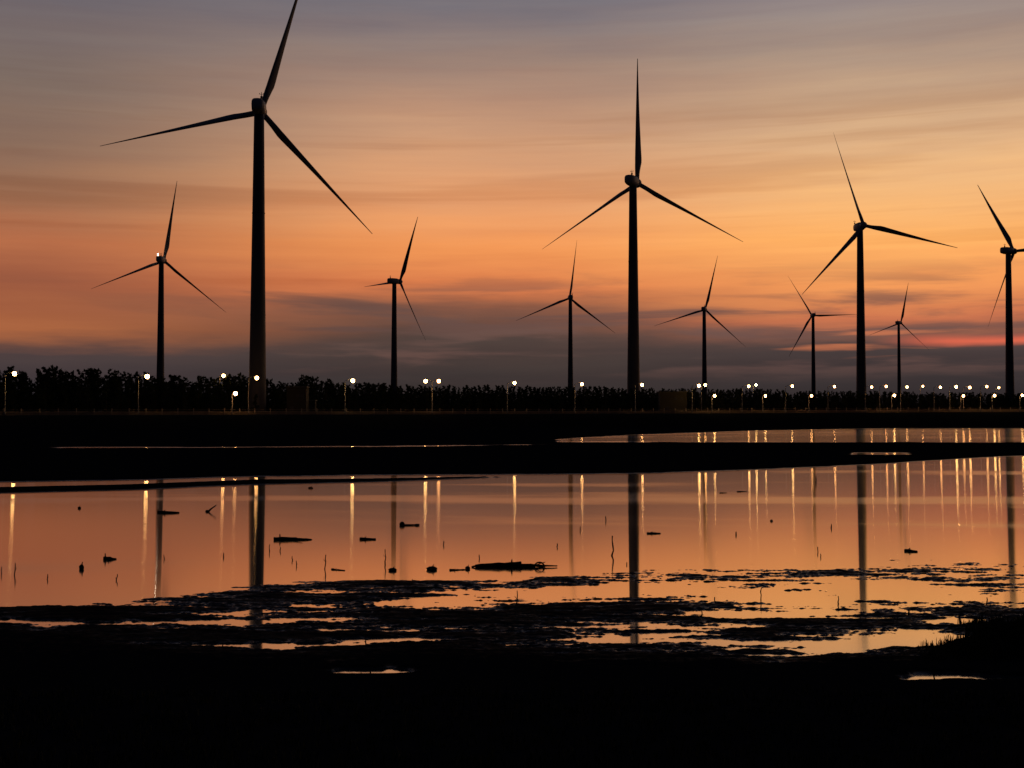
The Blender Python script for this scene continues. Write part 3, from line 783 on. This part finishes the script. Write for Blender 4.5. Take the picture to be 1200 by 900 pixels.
def drift(px, py, wpx, hpx, label, kind='log', name='driftwood'):
    b = ground_at(px, py); D = b.y; s = D / F; w_ = wpx * s; r = hpx * s * .5
    m = MB()
    if kind == 'log':
        branch(m, (-w_ / 2, 0, r * .5), (w_ / 2, rd.uniform(-.1, .1), r * .35), r, r * .45, 9, .05)
        branch(m, (-w_ * .2, 0, r * .5), (-w_ * .2 + r, -.03, r * 1.9), r * .5, r * .25, 4, .1, 6)
    elif kind == 'cross':
        branch(m, (-w_ / 2, 0, r * .6), (w_ * .1, .02, r * .6), r * .9, r * .8, 7, .05)
        branch(m, (w_ * .05, 0, r * .5), (w_ / 2, .04, r * .25), r * .75, r * .25, 7, .06)
        branch(m, (-w_ * .33, 0, -.02), (-w_ * .34, 0, r * 3.0), r * .6, r * .25, 5, .06)
        branch(m, (-w_ * .15, 0, r * .4), (w_ * .3, -.12, r * 1.1), r * .35, r * .18, 5, .1)
    elif kind == 'blob':
        m.ball((0, 0, r * .55), (w_ / 2, w_ * .4, r * 1.05), 12, 8)
        m.v = [(x * (1 + .14 * math.sin(9 * z / max(r, .01) + 3 * x / max(w_, .01))), y, z * (1 + .12 * math.sin(17 * x / max(w_, .01)))) for x, y, z in m.v]
        branch(m, (0, 0, r), (w_ * .2, 0, r * 2.4), r * .25, r * .15, 4, .1, 5)
    elif kind == 'tail':
        m.ball((-w_ * .38, 0, r * .5), (w_ * .14, w_ * .12, r * 1.1), 12, 8)
        branch(m, (-w_ * .3, 0, r * .3), (w_ * .5, .02, r * .3), r * .35, r * .3, 7, .04)
        m.ball((w_ * .38, 0, r * .3), (w_ * .12, w_ * .1, r * .5), 10, 6)
    elif kind == 'vee':
        branch(m, (-w_ * .3, 0, .0), (w_ * .45, 0, r * 2.0), r * .30, r * .14, 6, .06)
        branch(m, (-w_ * .3, 0, .02), (-w_ * .05, .05, -.02), r * .3, r * .2, 4, .06)
        m.ball((-w_ * .3, 0, r * .2), (r * .55, r * .5, r * .45), 8, 6)
    elif kind == 'wreck':
        branch(m, (-w_ * .46, 0, r * .35), (w_ * .08, .05, r * .6), r * .55, r * 1.0, 9, .03, 10)
        branch(m, (w_ * .0, 0, r * .5), (w_ * .5, .04, r * .3), r * .7, r * .15, 9, .05)
        branch(m, (-w_ * .5, 0, r * .1), (-w_ * .40, .02, r * .7), r * .25, r * .3, 4, .1, 6)
        branch(m, (-w_ * .04, 0, 0), (-w_ * .03, 0, r * 2.2), r * .35, r * .15, 5, .05, 6)
        cx_ = w_ * .29; rr = r * 1.35                      # a root bent into a loop
        pts = [(cx_ + rr * math.cos(a), .0, r * .2 + rr * .9 * math.sin(a)) for a in np.linspace(-.3, math.pi + .4, 12)]
        m.tube(pts, [r * .22] * 12, 6)
        branch(m, (w_ * .2, 0, r * .3), (w_ * .36, 0, r * 1.5), r * .2, r * .12, 4, .08, 6)
    o = m.build(name, M['wood'], loc=(b.x, b.y, 0)); tag(o, label, 'driftwood', 'driftwood lying in the shallow pool'); return o
DRIFT = [
 (603, 665, 100, 8.5, 'largest driftwood log, long and low with a looped root at its right end', 'wreck'),
 (343, 633, 44, 4.8, 'driftwood with an upright snag, right of the tallest turbine reflection', 'cross'),
 (197, 601.5, 25, 4.2, 'flat dark log beside the far left turbine reflection', 'log'),
 (247, 600, 14, 8, 'forked stick slanting up to the right, left of the tallest turbine reflection', 'vee'),
 (480, 616, 23, 6, 'round lump with a thin tail right of the side-on turbine reflection', 'tail'),
 (431, 632.5, 19, 4, 'short flat log left of the side-on turbine reflection', 'log'),
 (506, 668, 13, 5.5, 'dark rounded lump left of the largest driftwood log', 'blob'),
 (460, 669, 10, 4.5, 'small dark lump at the foot of the side-on turbine reflection', 'blob'),
 (397, 667.5, 17, 2.2, 'thin flat stick low in the pool beside the crooked twig', 'log'),
 (95.5, 667, 6, 7, 'small round knob standing in the pool at left', 'blob'),
 (128, 656, 14, 5, 'small crossed twigs in the pool at left', 'cross'),
 (766, 625.5, 16, 3, 'flat plank-like stick right of the central tower reflection', 'log'),
 (1066, 646, 12, 4, 'flat lump right of the second tallest right tower reflection', 'log'),
 (93, 596, 4, 3, 'tiny dark speck of wood far out at the left of the pool', 'blob'),
 (364, 572.5, 6, 2.5, 'tiny dark lump near the far shore, right of the tallest turbine reflection', 'blob'),
 (870, 576.5, 12, 1.6, 'thin sliver of wood far out in the pool between central and right towers', 'log'),
 (848, 578, 9, 1.4, 'faint short sliver beside the thin sliver of wood far out', 'log'),
 (536, 668.5, 18, 2.5, 'thin twig trailing left from the largest driftwood log', 'log'),
 (904, 611, 3.5, 2.5, 'tiny speck of wood left of the level-bladed turbine reflection', 'blob'),
 (548, 667, 6, 4.5, 'small knot of wood at the left tip of the largest driftwood log', 'blob'),
]
for d in DRIFT: drift(*d)

# ------------------------------------------------------------------ marsh grass on the near bank
def grass_patch(name, n, fx, hmin, hmax, label):
    rn = random.Random(77); V = []; Fc = []
    k_ = 0
    while k_ < n:
        pt = fx(rn)
        if pt is None: continue
        X, Y, hs = pt
        if not (-60 < X < 60): continue
        z0 = gz(X, Y)
        if z0 < .012: k_ += 1; continue
        for _ in range(rn.randint(4, 9)):
            bx, by = X + rn.gauss(0, .025), Y + rn.gauss(0, .025); h = rn.uniform(hmin, hmax) * hs
            th = rn.uniform(0, 6.28); wv = .0035; ln = rn.uniform(.05, .45) * h; ld = rn.uniform(0, 6.28)
            ax, ay = math.cos(th) * wv, math.sin(th) * wv; lx, ly = math.cos(ld) * ln, math.sin(ld) * ln
            i0 = len(V)
            V += [(bx - ax, by - ay, z0 - .01), (bx + ax, by + ay, z0 - .01), (bx + ax * .7 + lx * .35, by + ay * .7 + ly * .35, z0 + h * .6), (bx - ax * .7 + lx * .35, by - ay * .7 + ly * .35, z0 + h * .6), (bx + lx, by + ly, z0 + h)]
            Fc += [(i0, i0 + 1, i0 + 2, i0 + 3), (i0 + 3, i0 + 2, i0 + 4)]
        k_ += 1
    m = MB(); m.v = V; m.f = Fc; o = m.build(name, M['grass'], smooth=False)
    return tag(o, label, 'grass', kind='stuff')
def fx_right(rn):
    px = 1085 + 420 * rn.random() ** 1.2; py = rn.uniform(728, 778)
    if px < 1130 and py < 752: return None
    b = ground_at(px, py); return b.x, b.y, .3 + .7 * min(1, (px - 1080) / 110) * (.6 + .4 * math.sin(px * .11))
grass_patch('shore_grass', 1700, fx_right, .03, .12, 'dark marsh grass on the bank at the right edge, beside the bright pool')
def fx_near(rn):
    Y = rn.uniform(3.0, 6.5); return rn.uniform(-.55, .55) * Y, Y, rn.uniform(.3, 1)
grass_patch('bank_grass', 3500, fx_near, .02, .06, 'short dark grass all over the near bank at the bottom')
